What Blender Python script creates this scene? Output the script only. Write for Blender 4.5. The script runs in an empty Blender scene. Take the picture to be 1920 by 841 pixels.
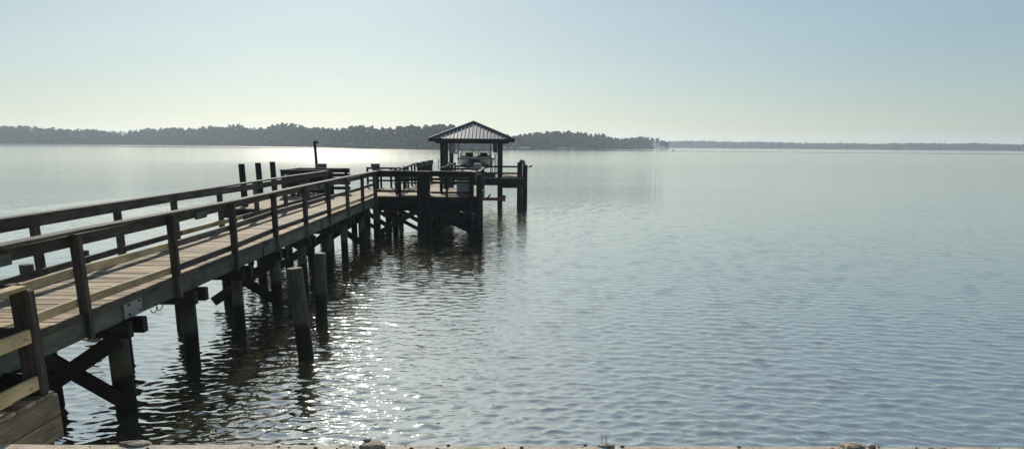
import bpy, math, random
import numpy as np
from mathutils import Vector, Matrix
R = math.radians
rnd = random.Random(7)
col = bpy.context.scene.collection
sc = bpy.context.scene

# ------------------------------------------------------------------ camera
H = 3.45                       # eye above the water
FPX, DPX = 1397.0, 370.0
pitch = math.atan(DPX / FPX); roll = math.atan(.0085); yaw = R(.5)
cd = bpy.data.cameras.new('camera'); cam = bpy.data.objects.new('camera', cd); col.objects.link(cam)
Rz = Matrix.Rotation(-yaw, 3, 'Z')
Fv = Rz @ Vector((0, math.cos(pitch), -math.sin(pitch)))
U0 = Vector((0, math.sin(pitch), math.cos(pitch))); R0 = Vector((1, 0, 0))
Rv = Rz @ (R0 * math.cos(roll) + U0 * math.sin(roll))
Uv = Rz @ (U0 * math.cos(roll) - R0 * math.sin(roll))
m = Matrix((Rv, Uv, -Fv)).transposed().to_4x4(); m.translation = Vector((0, 0, H))
cam.matrix_world = m
cd.sensor_width = 36; cd.lens = 36 * FPX / 1920
cd.shift_y = (271 + DPX - 420.5) / 1920
cd.clip_start = .1; cd.clip_end = 9000
sc.camera = cam

# ------------------------------------------------------------------ light
SUN_EL, SUN_AZ = R(27), R(-13)          # azimuth from +Y towards +X
w = bpy.data.worlds.new('World'); sc.world = w; w.use_nodes = True
nt = w.node_tree; bg = nt.nodes['Background']
sky = nt.nodes.new('ShaderNodeTexSky'); sky.sky_type = 'NISHITA'; sky.sun_disc = False
sky.sun_elevation = SUN_EL; sky.sun_rotation = SUN_AZ
sky.altitude = 0; sky.air_density = 1.0; sky.dust_density = .7; sky.ozone_density = 4.0
gm = nt.nodes.new('ShaderNodeGamma'); gm.inputs[1].default_value = .58          # softer sky contrast, as the phone rendered it
tn = nt.nodes.new('ShaderNodeMix'); tn.data_type = 'RGBA'; tn.blend_type = 'MULTIPLY'; tn.inputs[0].default_value = 1; tn.inputs[7].default_value = (.97, 1.07, 1.05, 1)
nt.links.new(sky.outputs[0], gm.inputs[0]); nt.links.new(gm.outputs[0], tn.inputs[6]); # faint uneven high haze
tcw = nt.nodes.new('ShaderNodeTexCoord'); mpw = nt.nodes.new('ShaderNodeMapping'); mpw.inputs['Scale'].default_value = (1.6, 1.6, 11); mpw.inputs['Rotation'].default_value = (.08, .12, 0)
nzw = nt.nodes.new('ShaderNodeTexNoise'); nzw.inputs['Scale'].default_value = 1.7; nzw.inputs['Detail'].default_value = 5; nzw.inputs['Roughness'].default_value = .55
mrw = nt.nodes.new('ShaderNodeMapRange'); mrw.inputs[1].default_value = .3; mrw.inputs[2].default_value = .75; mrw.inputs[3].default_value = .975; mrw.inputs[4].default_value = 1.035
vmw = nt.nodes.new('ShaderNodeMix'); vmw.data_type = 'RGBA'; vmw.blend_type = 'MULTIPLY'; vmw.inputs[0].default_value = 1
nt.links.new(tcw.outputs['Generated'], mpw.inputs[0]); nt.links.new(mpw.outputs[0], nzw.inputs['Vector']); nt.links.new(nzw.outputs[0], mrw.inputs[0])
nt.links.new(tn.outputs[2], vmw.inputs[6]); nt.links.new(mrw.outputs[0], vmw.inputs[7]); nt.links.new(vmw.outputs[2], bg.inputs[0])
bg.inputs[1].default_value = .134
sd = bpy.data.lights.new('sun', 'SUN'); sd.energy = 5.0; sd.angle = R(.5); sd.color = (1, .93, .82)
so = bpy.data.objects.new('sun', sd); col.objects.link(so)
dirv = Vector((math.sin(SUN_AZ) * math.cos(SUN_EL), math.cos(SUN_AZ) * math.cos(SUN_EL), math.sin(SUN_EL)))
so.rotation_euler = dirv.to_track_quat('Z', 'Y').to_euler(); so.location = (-20, 60, 60)
sc.view_settings.view_transform = 'Standard'; sc.view_settings.look = 'None'
sc.view_settings.exposure = .28; sc.view_settings.gamma = 1
sc.cycles.use_denoising = True
sc.cycles.max_bounces = 6; sc.cycles.volume_bounces = 0
sc.cycles.sample_clamp_indirect = 6; sc.cycles.sample_clamp_direct = 9

# ------------------------------------------------------------------ pixel -> world, at real distances
def ray(x, y): return Fv + Rv * ((x - 960) / FPX) - Uv * ((y - (271 + DPX)) / FPX)
def atY(x, y, Y):
    r = ray(x, y); return r * (Y / r.y) + Vector((0, 0, H))
def onz(x, y, z):
    r = ray(x, y); return r * ((z - H) / r.z) + Vector((0, 0, H))

# ------------------------------------------------------------------ tags
def tag(o, label=None, cat=None, group=None, kind=None):
    if label: o['label'] = label
    if cat: o['category'] = cat
    if group: o['group'] = group
    if kind: o['kind'] = kind
    return o
def empty(name, loc, label, cat, group=None):
    o = bpy.data.objects.new(name, None); col.objects.link(o); o.location = loc; o.empty_display_size = .2
    return tag(o, label, cat, group)
def copy_tree(o, parent=None):
    c = o.copy(); col.objects.link(c)
    if parent: c.parent = parent
    for ch in list(o.children): copy_tree(ch, c)
    return c

# ------------------------------------------------------------------ materials
def mat(name):
    M = bpy.data.materials.new(name); M.use_nodes = True
    return M, M.node_tree, M.node_tree.nodes['Principled BSDF']
def N(t, typ, **kw):
    n = t.nodes.new(typ)
    for k, v in kw.items(): setattr(n, k, v)
    return n
def ramp(t, fac, stops):
    r = N(t, 'ShaderNodeValToRGB'); e = r.color_ramp.elements
    while len(e) < len(stops): e.new(.5)
    for i, (p, c) in enumerate(stops):
        e[i].position = p; e[i].color = (*c, 1) if len(c) == 3 else c
    t.links.new(fac, r.inputs[0]); return r
def wood(name, dark, light, rough=.85, knots=.5, bump=.35, tone=.45, algae=None, spec=.25):
    """u runs along the board (metres); v across, every board sits in its own 10 m band of v."""
    M, t, b = mat(name); L = t.links.new
    uv = N(t, 'ShaderNodeUVMap', uv_map='UVMap')
    mp = N(t, 'ShaderNodeMapping'); mp.inputs['Scale'].default_value = (1.6, 34, 1); L(uv.outputs[0], mp.inputs[0])
    g = N(t, 'ShaderNodeTexNoise'); g.inputs['Scale'].default_value = 1.3; g.inputs['Detail'].default_value = 6; g.inputs['Roughness'].default_value = .65; g.inputs['Distortion'].default_value = .6
    L(mp.outputs[0], g.inputs['Vector'])
    c1 = ramp(t, g.outputs[0], [(.28, dark), (.72, light)])
    mp2 = N(t, 'ShaderNodeMapping'); mp2.inputs['Scale'].default_value = (1, 2.5, 1); L(uv.outputs[0], mp2.inputs[0])
    p = N(t, 'ShaderNodeTexNoise'); p.inputs['Scale'].default_value = 2.2; p.inputs['Detail'].default_value = 5; L(mp2.outputs[0], p.inputs['Vector'])
    pr = ramp(t, p.outputs[0], [(.3, (.55, .55, .56)), (.62, (1.1, 1.08, 1.05))])
    mx = N(t, 'ShaderNodeMix', data_type='RGBA', blend_type='MULTIPLY'); mx.inputs[0].default_value = 1
    L(c1.outputs[0], mx.inputs[6]); L(pr.outputs[0], mx.inputs[7])
    # per-board tone
    sp = N(t, 'ShaderNodeSeparateXYZ'); L(uv.outputs[0], sp.inputs[0])
    d = N(t, 'ShaderNodeMath', operation='DIVIDE'); L(sp.outputs[1], d.inputs[0]); d.inputs[1].default_value = 10
    rd = N(t, 'ShaderNodeMath', operation='ROUND'); L(d.outputs[0], rd.inputs[0])
    wn = N(t, 'ShaderNodeTexWhiteNoise', noise_dimensions='1D'); L(rd.outputs[0], wn.inputs['W'])
    mr = N(t, 'ShaderNodeMapRange'); mr.inputs[3].default_value = 1 - tone; mr.inputs[4].default_value = 1 + tone * .5; L(wn.outputs[0], mr.inputs[0])
    m2 = N(t, 'ShaderNodeMix', data_type='RGBA', blend_type='MULTIPLY'); m2.inputs[0].default_value = 1
    L(mx.outputs[2], m2.inputs[6]); L(mr.outputs[0], m2.inputs[7])
    out = m2.outputs[2]
    # knots and nail marks
    v = N(t, 'ShaderNodeTexVoronoi'); v.inputs['Scale'].default_value = 1
    mp3 = N(t, 'ShaderNodeMapping'); mp3.inputs['Scale'].default_value = (2.3, 7, 1); L(uv.outputs[0], mp3.inputs[0]); L(mp3.outputs[0], v.inputs['Vector'])
    kr = ramp(t, v.outputs[0], [(.05, (knots,) * 3), (.13, (0, 0, 0))])
    m3 = N(t, 'ShaderNodeMix', data_type='RGBA'); L(kr.outputs[0], m3.inputs[0]); L(out, m3.inputs[6]); m3.inputs[7].default_value = (*[c * .35 for c in dark], 1)
    out = m3.outputs[2]
    if algae:
        ge = N(t, 'ShaderNodeNewGeometry'); sz = N(t, 'ShaderNodeSeparateXYZ'); L(ge.outputs['Position'], sz.inputs[0])
        wnz = N(t, 'ShaderNodeTexNoise'); wnz.inputs['Scale'].default_value = 3; L(ge.outputs['Position'], wnz.inputs['Vector'])
        ad = N(t, 'ShaderNodeMath', operation='MULTIPLY_ADD'); L(wnz.outputs[0], ad.inputs[0]); ad.inputs[1].default_value = -.35; L(sz.outputs[2], ad.inputs[2])
        ar = ramp(t, ad.outputs[0], [(algae - .12, (1, 1, 1)), (algae + .05, (0, 0, 0))])
        m4 = N(t, 'ShaderNodeMix', data_type='RGBA'); L(ar.outputs[0], m4.inputs[0]); L(out, m4.inputs[6]); m4.inputs[7].default_value = (.012, .014, .009, 1)
        out = m4.outputs[2]
    L(out, b.inputs['Base Color'])
    b.inputs['Roughness'].default_value = rough; b.inputs['Specular IOR Level'].default_value = spec
    bp = N(t, 'ShaderNodeBump'); bp.inputs['Strength'].default_value = bump; bp.inputs['Distance'].default_value = .01
    L(g.outputs[0], bp.inputs['Height']); L(bp.outputs[0], b.inputs['Normal'])
    return M
def plain(name, c, rough=.6, metal=0, var=.25, scale=6, spec=.4, bump=.1):
    M, t, b = mat(name); L = t.links.new
    tc = N(t, 'ShaderNodeTexCoord'); n = N(t, 'ShaderNodeTexNoise'); n.inputs['Scale'].default_value = scale; n.inputs['Detail'].default_value = 6
    L(tc.outputs['Object'], n.inputs['Vector'])
    r = ramp(t, n.outputs[0], [(.3, [x * (1 - var) for x in c]), (.7, [x * (1 + var) for x in c])])
    L(r.outputs[0], b.inputs['Base Color']); b.inputs['Roughness'].default_value = rough; b.inputs['Metallic'].default_value = metal
    b.inputs['Specular IOR Level'].default_value = spec
    if bump:
        bp = N(t, 'ShaderNodeBump'); bp.inputs['Strength'].default_value = bump; bp.inputs['Distance'].default_value = .05
        L(n.outputs[0], bp.inputs['Height']); L(bp.outputs[0], b.inputs['Normal'])
    return M
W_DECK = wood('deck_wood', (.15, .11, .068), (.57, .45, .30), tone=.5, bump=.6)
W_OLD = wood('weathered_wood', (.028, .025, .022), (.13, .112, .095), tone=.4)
W_NEW = wood('new_wood', (.42, .32, .18), (.66, .53, .31), tone=.25, knots=.7)
W_GREEN = wood('treated_wood', (.06, .078, .06), (.15, .175, .135), tone=.35)
W_PILE = wood('piling_wood', (.035, .04, .03), (.10, .105, .075), tone=.3, algae=.42)
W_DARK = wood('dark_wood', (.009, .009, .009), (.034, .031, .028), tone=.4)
W_BOX = wood('bulkhead_wood', (.11, .095, .065), (.36, .31, .21), tone=.3)
M_ROOF = plain('roof_metal', (.075, .088, .115), .55, .3, .15, 3, bump=0)
M_TRIM = plain('roof_trim', (.02, .022, .028), .8, 0, .15, 3, .15, bump=0)
M_STEEL = plain('galvanised_steel', (.22, .23, .22), .5, .7, .2, 20)
M_DKMETAL = plain('dark_metal', (.03, .03, .035), .5, .5, .2, 20)
M_RUST = plain('rusty_steel', (.16, .07, .05), .8, .2, .4, 12)
M_WHITE = plain('white_plastic', (.62, .64, .62), .45, 0, .08, 3, bump=0)
M_GREYP = plain('grey_plastic', (.22, .25, .28), .5, 0, .1, 3, bump=0)
M_CAP = plain('piling_cap', (.06, .06, .06), .55, 0, .2, 8)
M_ROPE = plain('rope', (.10, .09, .075), .9, 0, .3, 40)
M_HULL = plain('hull_gelcoat', (.55, .57, .57), .25, 0, .04, 2, .5, 0)
M_NAVY = plain('navy_gelcoat', (.02, .028, .05), .25, 0, .05, 2, .5, 0)
M_VINYL = plain('seat_vinyl', (.05, .05, .05), .6, 0, .1, 5)
M_ROCK = plain('rock', (.30, .25, .19), .9, 0, .5, 9, bump=.9)
M_BARK = plain('bark', (.06, .05, .04), .95, 0, .3, 3)
M_GRASSB = plain('grass_blade', (.12, .13, .05), .8, 0, .3, 3, bump=0)
def glassmat():
    M, t, b = mat('tinted_glass'); b.inputs['Base Color'].default_value = (.72, .84, .78, 1); b.inputs['Transmission Weight'].default_value = 1
    b.inputs['Roughness'].default_value = .02; b.inputs['IOR'].default_value = 1.1; return M
M_GLASS = glassmat()
def leafmat(name, dark, light):
    M, t, b = mat(name); L = t.links.new
    ge = N(t, 'ShaderNodeNewGeometry'); r = ramp(t, ge.outputs['Random Per Island'], [(0, dark), (1, light)])
    L(r.outputs[0], b.inputs['Base Color']); b.inputs['Roughness'].default_value = .7; b.inputs['Specular IOR Level'].default_value = .2
    return M
M_LEAF = leafmat('pine_foliage', (.045, .06, .03), (.07, .09, .045))
M_LEAF2 = leafmat('hazy_foliage', (.03, .045, .02), (.07, .09, .04))
def concrete():
    M, t, b = mat('cast_concrete'); L = t.links.new
    tc = N(t, 'ShaderNodeTexCoord')
    n = N(t, 'ShaderNodeTexNoise'); n.inputs['Scale'].default_value = 5; n.inputs['Detail'].default_value = 8; L(tc.outputs['Object'], n.inputs['Vector'])
    n2 = N(t, 'ShaderNodeTexNoise'); n2.inputs['Scale'].default_value = 60; n2.inputs['Detail'].default_value = 3; L(tc.outputs['Object'], n2.inputs['Vector'])
    a = ramp(t, n.outputs[0], [(.35, (.30, .25, .19)), (.6, (.50, .44, .35))])
    s = ramp(t, n2.outputs[0], [(.33, (.35, .3, .28)), (.45, (1, 1, 1))])
    mx = N(t, 'ShaderNodeMix', data_type='RGBA', blend_type='MULTIPLY'); mx.inputs[0].default_value = 1; L(a.outputs[0], mx.inputs[6]); L(s.outputs[0], mx.inputs[7])
    L(mx.outputs[2], b.inputs['Base Color']); b.inputs['Roughness'].default_value = .9
    bp = N(t, 'ShaderNodeBump'); bp.inputs['Strength'].default_value = .5; bp.inputs['Distance'].default_value = .01; L(n2.outputs[0], bp.inputs['Height']); L(bp.outputs[0], b.inputs['Normal'])
    return M
M_CONC = concrete()

# ------------------------------------------------------------------ mesh builder
class MB:
    band = 0
    def __init__(s): s.v = []; s.f = []; s.uv = []; s.sm = []
    def _face(s, idx, uvs, smooth=False): s.f.append(idx); s.uv.extend(uvs); s.sm.append(smooth)
    def beam(s, a, b, wd, ht, up=(0, 0, 1), off=(0, 0)):
        """box from a to b; wd across, ht along 'up'."""
        a = Vector(a); b = Vector(b); d = (b - a); ln = d.length; d.normalize()
        up = Vector(up); side = d.cross(up)
        if side.length < 1e-4: side = d.cross(Vector((0, 1, 0)))
        side.normalize(); up = side.cross(d).normalized()
        MB.band += 1; u0 = rnd.uniform(0, 50); v0 = (MB.band % 400) * 10
        base = len(s.v)
        for e in (a, b):
            for (i, j) in ((-1, -1), (1, -1), (1, 1), (-1, 1)):
                s.v.append(e + side * (i * wd / 2 + off[0]) + up * (j * ht / 2 + off[1]))
        vv = [0, wd, wd + ht, 2 * wd + ht]
        for k in range(4):
            k2 = (k + 1) % 4; q = wd if k % 2 == 0 else ht
            s._face([base + k, base + k2, base + 4 + k2, base + 4 + k][::-1],
                    [(u0, v0 + vv[k]), (u0, v0 + vv[k] + q), (u0 + ln, v0 + vv[k] + q), (u0 + ln, v0 + vv[k])][::-1])
        for e, o in ((0, 1), (4, 0)):
            idx = [base + e + k for k in range(4)]; uvs = [(u0, v0), (u0, v0 + wd), (u0 + ht, v0 + wd), (u0 + ht, v0)]
            if not o: idx = idx[::-1]; uvs = uvs[::-1]
            s._face(idx[::-1] if 0 else idx, uvs)
        return s
    def box(s, x0, x1, y0, y1, z0, z1):
        dx, dy, dz = x1 - x0, y1 - y0, z1 - z0; cx, cy, cz = (x0 + x1) / 2, (y0 + y1) / 2, (z0 + z1) / 2
        if dx >= dy and dx >= dz: return s.beam((x0, cy, cz), (x1, cy, cz), dy, dz)
        if dy >= dz: return s.beam((cx, y0, cz), (cx, y1, cz), dx, dz)
        return s.beam((cx, cy, z0), (cx, cy, z1), dx, dy, up=(0, 1, 0))
    def tube(s, pts, rad, n=12, caps=True, wob=0):
        pts = [Vector(p) for p in pts]; 
        if not isinstance(rad, (list, tuple)): rad = [rad] * len(pts)
        MB.band += 1; u0 = rnd.uniform(0, 50); v0 = (MB.band % 400) * 10
        base = len(s.v); L = 0; lens = []
        for i, p in enumerate(pts):
            if i: L += (p - pts[i - 1]).length
            lens.append(L)
            d = (pts[min(i + 1, len(pts) - 1)] - pts[max(i - 1, 0)]).normalized()
            ref = Vector((0, 1, 0)) if abs(d.y) < .9 else Vector((1, 0, 0))
            e1 = d.cross(ref).normalized(); e2 = d.cross(e1)
            for k in range(n):
                t = 2 * math.pi * k / n; r = rad[i] * (1 + rnd.uniform(-wob, wob))
                s.v.append(p + e1 * math.cos(t) * r + e2 * math.sin(t) * r)
        for i in range(len(pts) - 1):
            for k in range(n):
                k2 = (k + 1) % n; c = 2 * math.pi * rad[i] / n
                s._face([base + i * n + k, base + (i + 1) * n + k, base + (i + 1) * n + k2, base + i * n + k2],
                        [(u0 + lens[i], v0 + k * c), (u0 + lens[i + 1], v0 + k * c), (u0 + lens[i + 1], v0 + (k + 1) * c), (u0 + lens[i], v0 + (k + 1) * c)], True)
        if caps:
            for i, fl in ((0, False), (len(pts) - 1, True)):
                idx = [base + i * n + k for k in range(n)]
                uvs = [(u0 + 3 + .02 * math.cos(2 * math.pi * k / n), v0 + rad[i] * math.sin(2 * math.pi * k / n)) for k in range(n)]
                if fl: idx = idx[::-1]; uvs = uvs[::-1]
                s._face(idx, uvs)
        return s
    def poly(s, vs, faces, smooth=False):
        base = len(s.v); s.v += [Vector(p) for p in vs]
        for f in faces: s._face([base + i for i in f], [(s.v[base + i].x, s.v[base + i].y + s.v[base + i].z) for i in f], smooth)
        return s
    def build(s, name, material, parent=None, bevel=0, fix=False):
        me = bpy.data.meshes.new(name)
        off = parent_loc(parent)
        me.from_pydata([tuple(p - off) for p in s.v], [], s.f)
        uvl = me.uv_layers.new(name='UVMap'); uvl.data.foreach_set('uv', np.array(s.uv, dtype=np.float32).ravel())
        me.polygons.foreach_set('use_smooth', s.sm)
        me.materials.append(material); me.update()
        o = bpy.data.objects.new(name, me); col.objects.link(o)
        if parent: o.parent = parent
        if bevel:
            md = o.modifiers.new('bevel', 'BEVEL'); md.width = bevel; md.segments = 1; md.limit_method = 'ANGLE'; md.angle_limit = R(50)
        return o
def parent_loc(p):
    v = Vector((0, 0, 0))
    while p: v = v + p.location; p = p.parent
    return v
def B(name, m_, parent, *boxes, bevel=.004):
    b = MB()
    for q in boxes: b.box(*q)
    return b.build(name, m_, parent, bevel)

# ------------------------------------------------------------------ water
def np_mesh(name, V, Q, material, smooth=True, kind=None):
    me = bpy.data.meshes.new(name)
    me.vertices.add(len(V)); me.vertices.foreach_set('co', V.astype(np.float32).ravel())
    n = Q.shape[1]
    me.loops.add(Q.size); me.loops.foreach_set('vertex_index', Q.astype(np.int32).ravel())
    me.polygons.add(len(Q)); me.polygons.foreach_set('loop_start', np.arange(0, Q.size, n, dtype=np.int32))
    me.polygons.foreach_set('loop_total', np.full(len(Q), n, dtype=np.int32))
    if smooth: me.polygons.foreach_set('use_smooth', np.ones(len(Q), bool))
    me.materials.append(material); me.update(); me.validate()
    o = bpy.data.objects.new(name, me); col.objects.link(o)
    if kind: o['kind'] = kind
    return o
def water_mat():
    M, t, b = mat('lake_water'); L = t.links.new
    b.inputs['Base Color'].default_value = (.11, .10, .058, 1)
    b.subsurface_method = 'BURLEY'; b.inputs['Subsurface Weight'].default_value = 1; b.inputs['Subsurface Radius'].default_value = (.5, .6, .5); b.inputs['Subsurface Scale'].default_value = 1
    b.inputs['Roughness'].default_value = .035; b.inputs['IOR'].default_value = 2.7; b.inputs['Specular IOR Level'].default_value = .5
    ge = N(t, 'ShaderNodeNewGeometry')
    ds = N(t, 'ShaderNodeVectorMath', operation='LENGTH'); L(ge.outputs['Position'], ds.inputs[0])
    def layer(scale, ang, stretch, detail=2):
        mp = N(t, 'ShaderNodeMapping'); mp.inputs['Rotation'].default_value = (0, 0, ang); mp.inputs['Scale'].default_value = (scale * stretch, scale, 1)
        L(ge.outputs['Position'], mp.inputs[0])
        n = N(t, 'ShaderNodeTexNoise'); n.inputs['Scale'].default_value = 1; n.inputs['Detail'].default_value = detail; n.inputs['Roughness'].default_value = .55
        L(mp.outputs[0], n.inputs['Vector']); return n.outputs[0]
    def add(a, bb, k):
        q = N(t, 'ShaderNodeMath', operation='MULTIPLY_ADD'); L(bb, q.inputs[0]); q.inputs[1].default_value = k
        if a is None: q.inputs[2].default_value = 0
        else: L(a, q.inputs[2])
        return q.outputs[0]
    # near: only fine ripple on top of the real waves; far: the full wave field
    h = add(None, layer(7.0, .25, .45), .012)
    h = add(h, layer(15, -.5, .6, 1), .004)
    hf = add(h, layer(4.2, .12, .38), .034)
    hf = add(hf, layer(2.1, -.3, .4), .034)
    fr = N(t, 'ShaderNodeMapRange'); fr.inputs[1].default_value = 14; fr.inputs[2].default_value = 40; L(ds.outputs['Value'], fr.inputs[0])
    mx = N(t, 'ShaderNodeMix', data_type='FLOAT'); L(fr.outputs[0], mx.inputs[0]); L(h, mx.inputs[2]); L(hf, mx.inputs[3])
    # wind streaks: bands of calmer water far out
    mp = N(t, 'ShaderNodeMapping'); mp.inputs['Scale'].default_value = (.0035, .03, 1); mp.inputs['Rotation'].default_value = (0, 0, .06); L(ge.outputs['Position'], mp.inputs[0])
    n = N(t, 'ShaderNodeTexNoise'); n.inputs['Scale'].default_value = 1; n.inputs['Detail'].default_value = 3; L(mp.outputs[0], n.inputs['Vector'])
    cr = ramp(t, n.outputs[0], [(.38, (.55,) * 3), (.6, (1.0,) * 3)])
    fr2 = N(t, 'ShaderNodeMapRange'); fr2.inputs[1].default_value = 60; fr2.inputs[2].default_value = 260; fr2.inputs[3].default_value = 1; fr2.inputs[4].default_value = .33; L(ds.outputs['Value'], fr2.inputs[0])
    st = N(t, 'ShaderNodeMath', operation='MULTIPLY'); L(cr.outputs[0], st.inputs[0]); L(fr2.outputs[0], st.inputs[1])
    bp = N(t, 'ShaderNodeBump'); bp.inputs['Distance'].default_value = 1; L(st.outputs[0], bp.inputs['Strength']); L(mx.outputs[0], bp.inputs['Height'])
    # waves too small to resolve far out act as roughness; one strip off the far bank lies glassy
    rg = N(t, 'ShaderNodeMapRange'); rg.inputs[1].default_value = 20; rg.inputs[2].default_value = 160; rg.inputs[3].default_value = .018; rg.inputs[4].default_value = .11; L(ds.outputs['Value'], rg.inputs[0])
    sy = N(t, 'ShaderNodeSeparateXYZ'); L(ge.outputs['Position'], sy.inputs[0])
    wob = N(t, 'ShaderNodeTexNoise'); wob.inputs['Scale'].default_value = .006; wob.inputs['Detail'].default_value = 2; L(ge.outputs['Position'], wob.inputs['Vector'])
    wy = N(t, 'ShaderNodeMath', operation='MULTIPLY_ADD'); L(wob.outputs[0], wy.inputs[0]); wy.inputs[1].default_value = 70; L(sy.outputs[1], wy.inputs[2])
    band = ramp(t, N(t, 'ShaderNodeMath', operation='DIVIDE').outputs[0], [(.0, (1, 1, 1)), (.528, (1, 1, 1)), (.535, (0, 0, 0)), (.575, (0, 0, 0)), (.583, (1, 1, 1))])
    dv = band.inputs[0].links[0].from_node; L(wy.outputs[0], dv.inputs[0]); dv.inputs[1].default_value = 1000
    rr = N(t, 'ShaderNodeMath', operation='MULTIPLY'); L(rg.outputs[0], rr.inputs[0]); L(band.outputs[0], rr.inputs[1]); L(rr.outputs[0], b.inputs['Roughness'])
    st2 = N(t, 'ShaderNodeMath', operation='MULTIPLY'); L(st.outputs[0], st2.inputs[0]); L(band.outputs[0], st2.inputs[1]); L(st2.outputs[0], bp.inputs['Strength'])
    L(bp.outputs[0], b.inputs['Normal'])
    # added mirror sheen, mixed over the turbid body to brighten the water
    gl = N(t, 'ShaderNodeBsdfGlossy'); gl.inputs['Color'].default_value = (1.0, .975, .90, 1); L(rr.outputs[0], gl.inputs['Roughness']); L(bp.outputs[0], gl.inputs['Normal'])
    ms = N(t, 'ShaderNodeMixShader'); ms.inputs[0].default_value = .62; L(b.outputs[0], ms.inputs[1]); L(gl.outputs[0], ms.inputs[2])
    L(ms.outputs[0], t.nodes['Material Output'].inputs['Surface'])
    return M
def make_water():
    rs = [4.6]
    while rs[-1] < 7000: rs.append(rs[-1] * 1.0036 if rs[-1] < 90 else rs[-1] * 1.03)
    rs = np.array(rs); th = np.linspace(R(-70), R(70), 560)
    Rr, T = np.meshgrid(rs, th, indexing='ij')
    X = Rr * np.sin(T); Y = Rr * np.cos(T) + .6
    g = np.random.default_rng(5); Z = np.zeros_like(X); DX = np.zeros_like(X); DY = np.zeros_like(X)
    er = (np.sin(T), np.cos(T)); et = (np.cos(T), -np.sin(T))
    for i in range(110):
        lam = math.exp(g.uniform(math.log(.08), math.log(.42)))
        a = g.normal(R(-100) if i % 3 else R(-62), .36)           # wave direction, mostly towards the shore
        k = 2 * math.pi / lam; kx, ky = k * math.cos(a), k * math.sin(a)
        slope = .036 * (1.15 if .12 < lam < .3 else .72)
        A = slope / k
        ca, sa = math.cos(a), math.sin(a)
        kr = np.abs(ca * er[0] + sa * er[1]) / lam * Rr * .0036; kt = np.abs(ca * et[0] + sa * et[1]) / lam * Rr * (R(140) / 560)
        fade = np.clip((1 / np.maximum(np.maximum(kr, kt), 1e-6) - 2.2) / 2, 0, 1) * np.clip((85 - Rr) / 30, 0, 1)
        ph = kx * X + ky * Y + g.uniform(0, 6.28)
        # gentle group envelope so that crests are short and broken
        env = .6 + .55 * np.sin(kx * .11 * Y - ky * .13 * X + g.uniform(0, 6.28))
        Z += A * fade * env * np.cos(ph)
        q = 1.15 * A * fade * env * np.sin(ph)
        DX -= q * math.cos(a); DY -= q * math.sin(a)
    V = np.stack([X + DX, Y + DY, Z], -1).reshape(-1, 3)
    nr, nc = X.shape; i = np.arange(nr * nc).reshape(nr, nc)
    Q = np.stack([i[:-1, :-1], i[:-1, 1:], i[1:, 1:], i[1:, :-1]], -1).reshape(-1, 4)[:, ::-1]
    return np_mesh('lake_water', V, Q, water_mat(), True, 'structure')
make_water()

# near shore: sloping ground behind the seawall
def ground():
    M = plain('sandy_grass', (.10, .10, .05), .95, 0, .5, 4, bump=.6)
    g = np.random.default_rng(3)
    xs = np.linspace(-60, 60, 121); ys = np.linspace(-40, 5.42, 60)
    X, Y = np.meshgrid(xs, ys, indexing='ij'); Z = .97 + (5.42 - Y) * .125 + g.normal(0, .012, X.shape) * (Y < 5)
    Z = np.minimum(Z, 2.4)
    V = np.stack([X, Y, Z], -1).reshape(-1, 3); i = np.arange(X.size).reshape(X.shape)
    Q = np.stack([i[:-1, :-1], i[1:, :-1], i[1:, 1:], i[:-1, 1:]], -1).reshape(-1, 4)
    return np_mesh('shore_ground', V, Q, M, True, 'structure')
ground()
sw = empty('seawall', (0, 5.6, 0), 'low pale concrete seawall cap running along the bottom edge of the view', 'wall')
def wallcap():
    b = MB(); n = 240; top = []
    xs = np.linspace(-60, 60, n)
    vs = []; fs = []
    for x in xs:
        e = .008 * math.sin(x * 7.3) + rnd.uniform(-.005, .005); h = rnd.uniform(-.003, .003)
        yy = 5.86 + x * .006
        vs += [(x, yy - .42, .99 + h), (x, yy + e - .012, 1.0 + h), (x, yy + e, .985 + h), (x, yy + e, .8), (x, yy - .42, .8)]
    for i in range(n - 1):
        for k in range(5):
            k2 = (k + 1) % 5; fs.append([i * 5 + k, i * 5 + k2, (i + 1) * 5 + k2, (i + 1) * 5 + k][::-1])
    return b.poly(vs, fs).build('wall_cap', M_CONC, sw)
wallcap()
B('wall_face', M_CONC, sw, (-60, 60, 5.46, 5.62, -1.5, .8))

# ------------------------------------------------------------------ pier walkway
D = 1.53
XR, XL = -4.87, -6.42
Y0, Y1 = -6.0, 28.68
TH = .038
pier = empty('pier', ((XR + XL) / 2, 8.0, 0), 'long weathered wooden pier walkway with railings leading out over the lake from the left', 'pier')
def planks_x(x0, x1, y0, y1, name, parent, mt=W_DECK, z=D):
    b = MB(); y = y0; yc = max(y0, 3)
    while y < y1 - .05:
        wd = .138; j = rnd.uniform(-.012, .012); dz = rnd.uniform(-.003, .003); t = rnd.uniform(-.003, .003)
        b.beam((x0 + j, y + wd / 2, z - TH / 2 + dz), (x1 + rnd.uniform(-.008, .008), y + wd / 2, z - TH / 2 + dz + t), wd, TH)
        y += wd + rnd.uniform(.008, .02)
    return b.build(name, mt, parent, .004)
planks_x(XL, XR, Y0, Y1, 'decking', pier)
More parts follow.
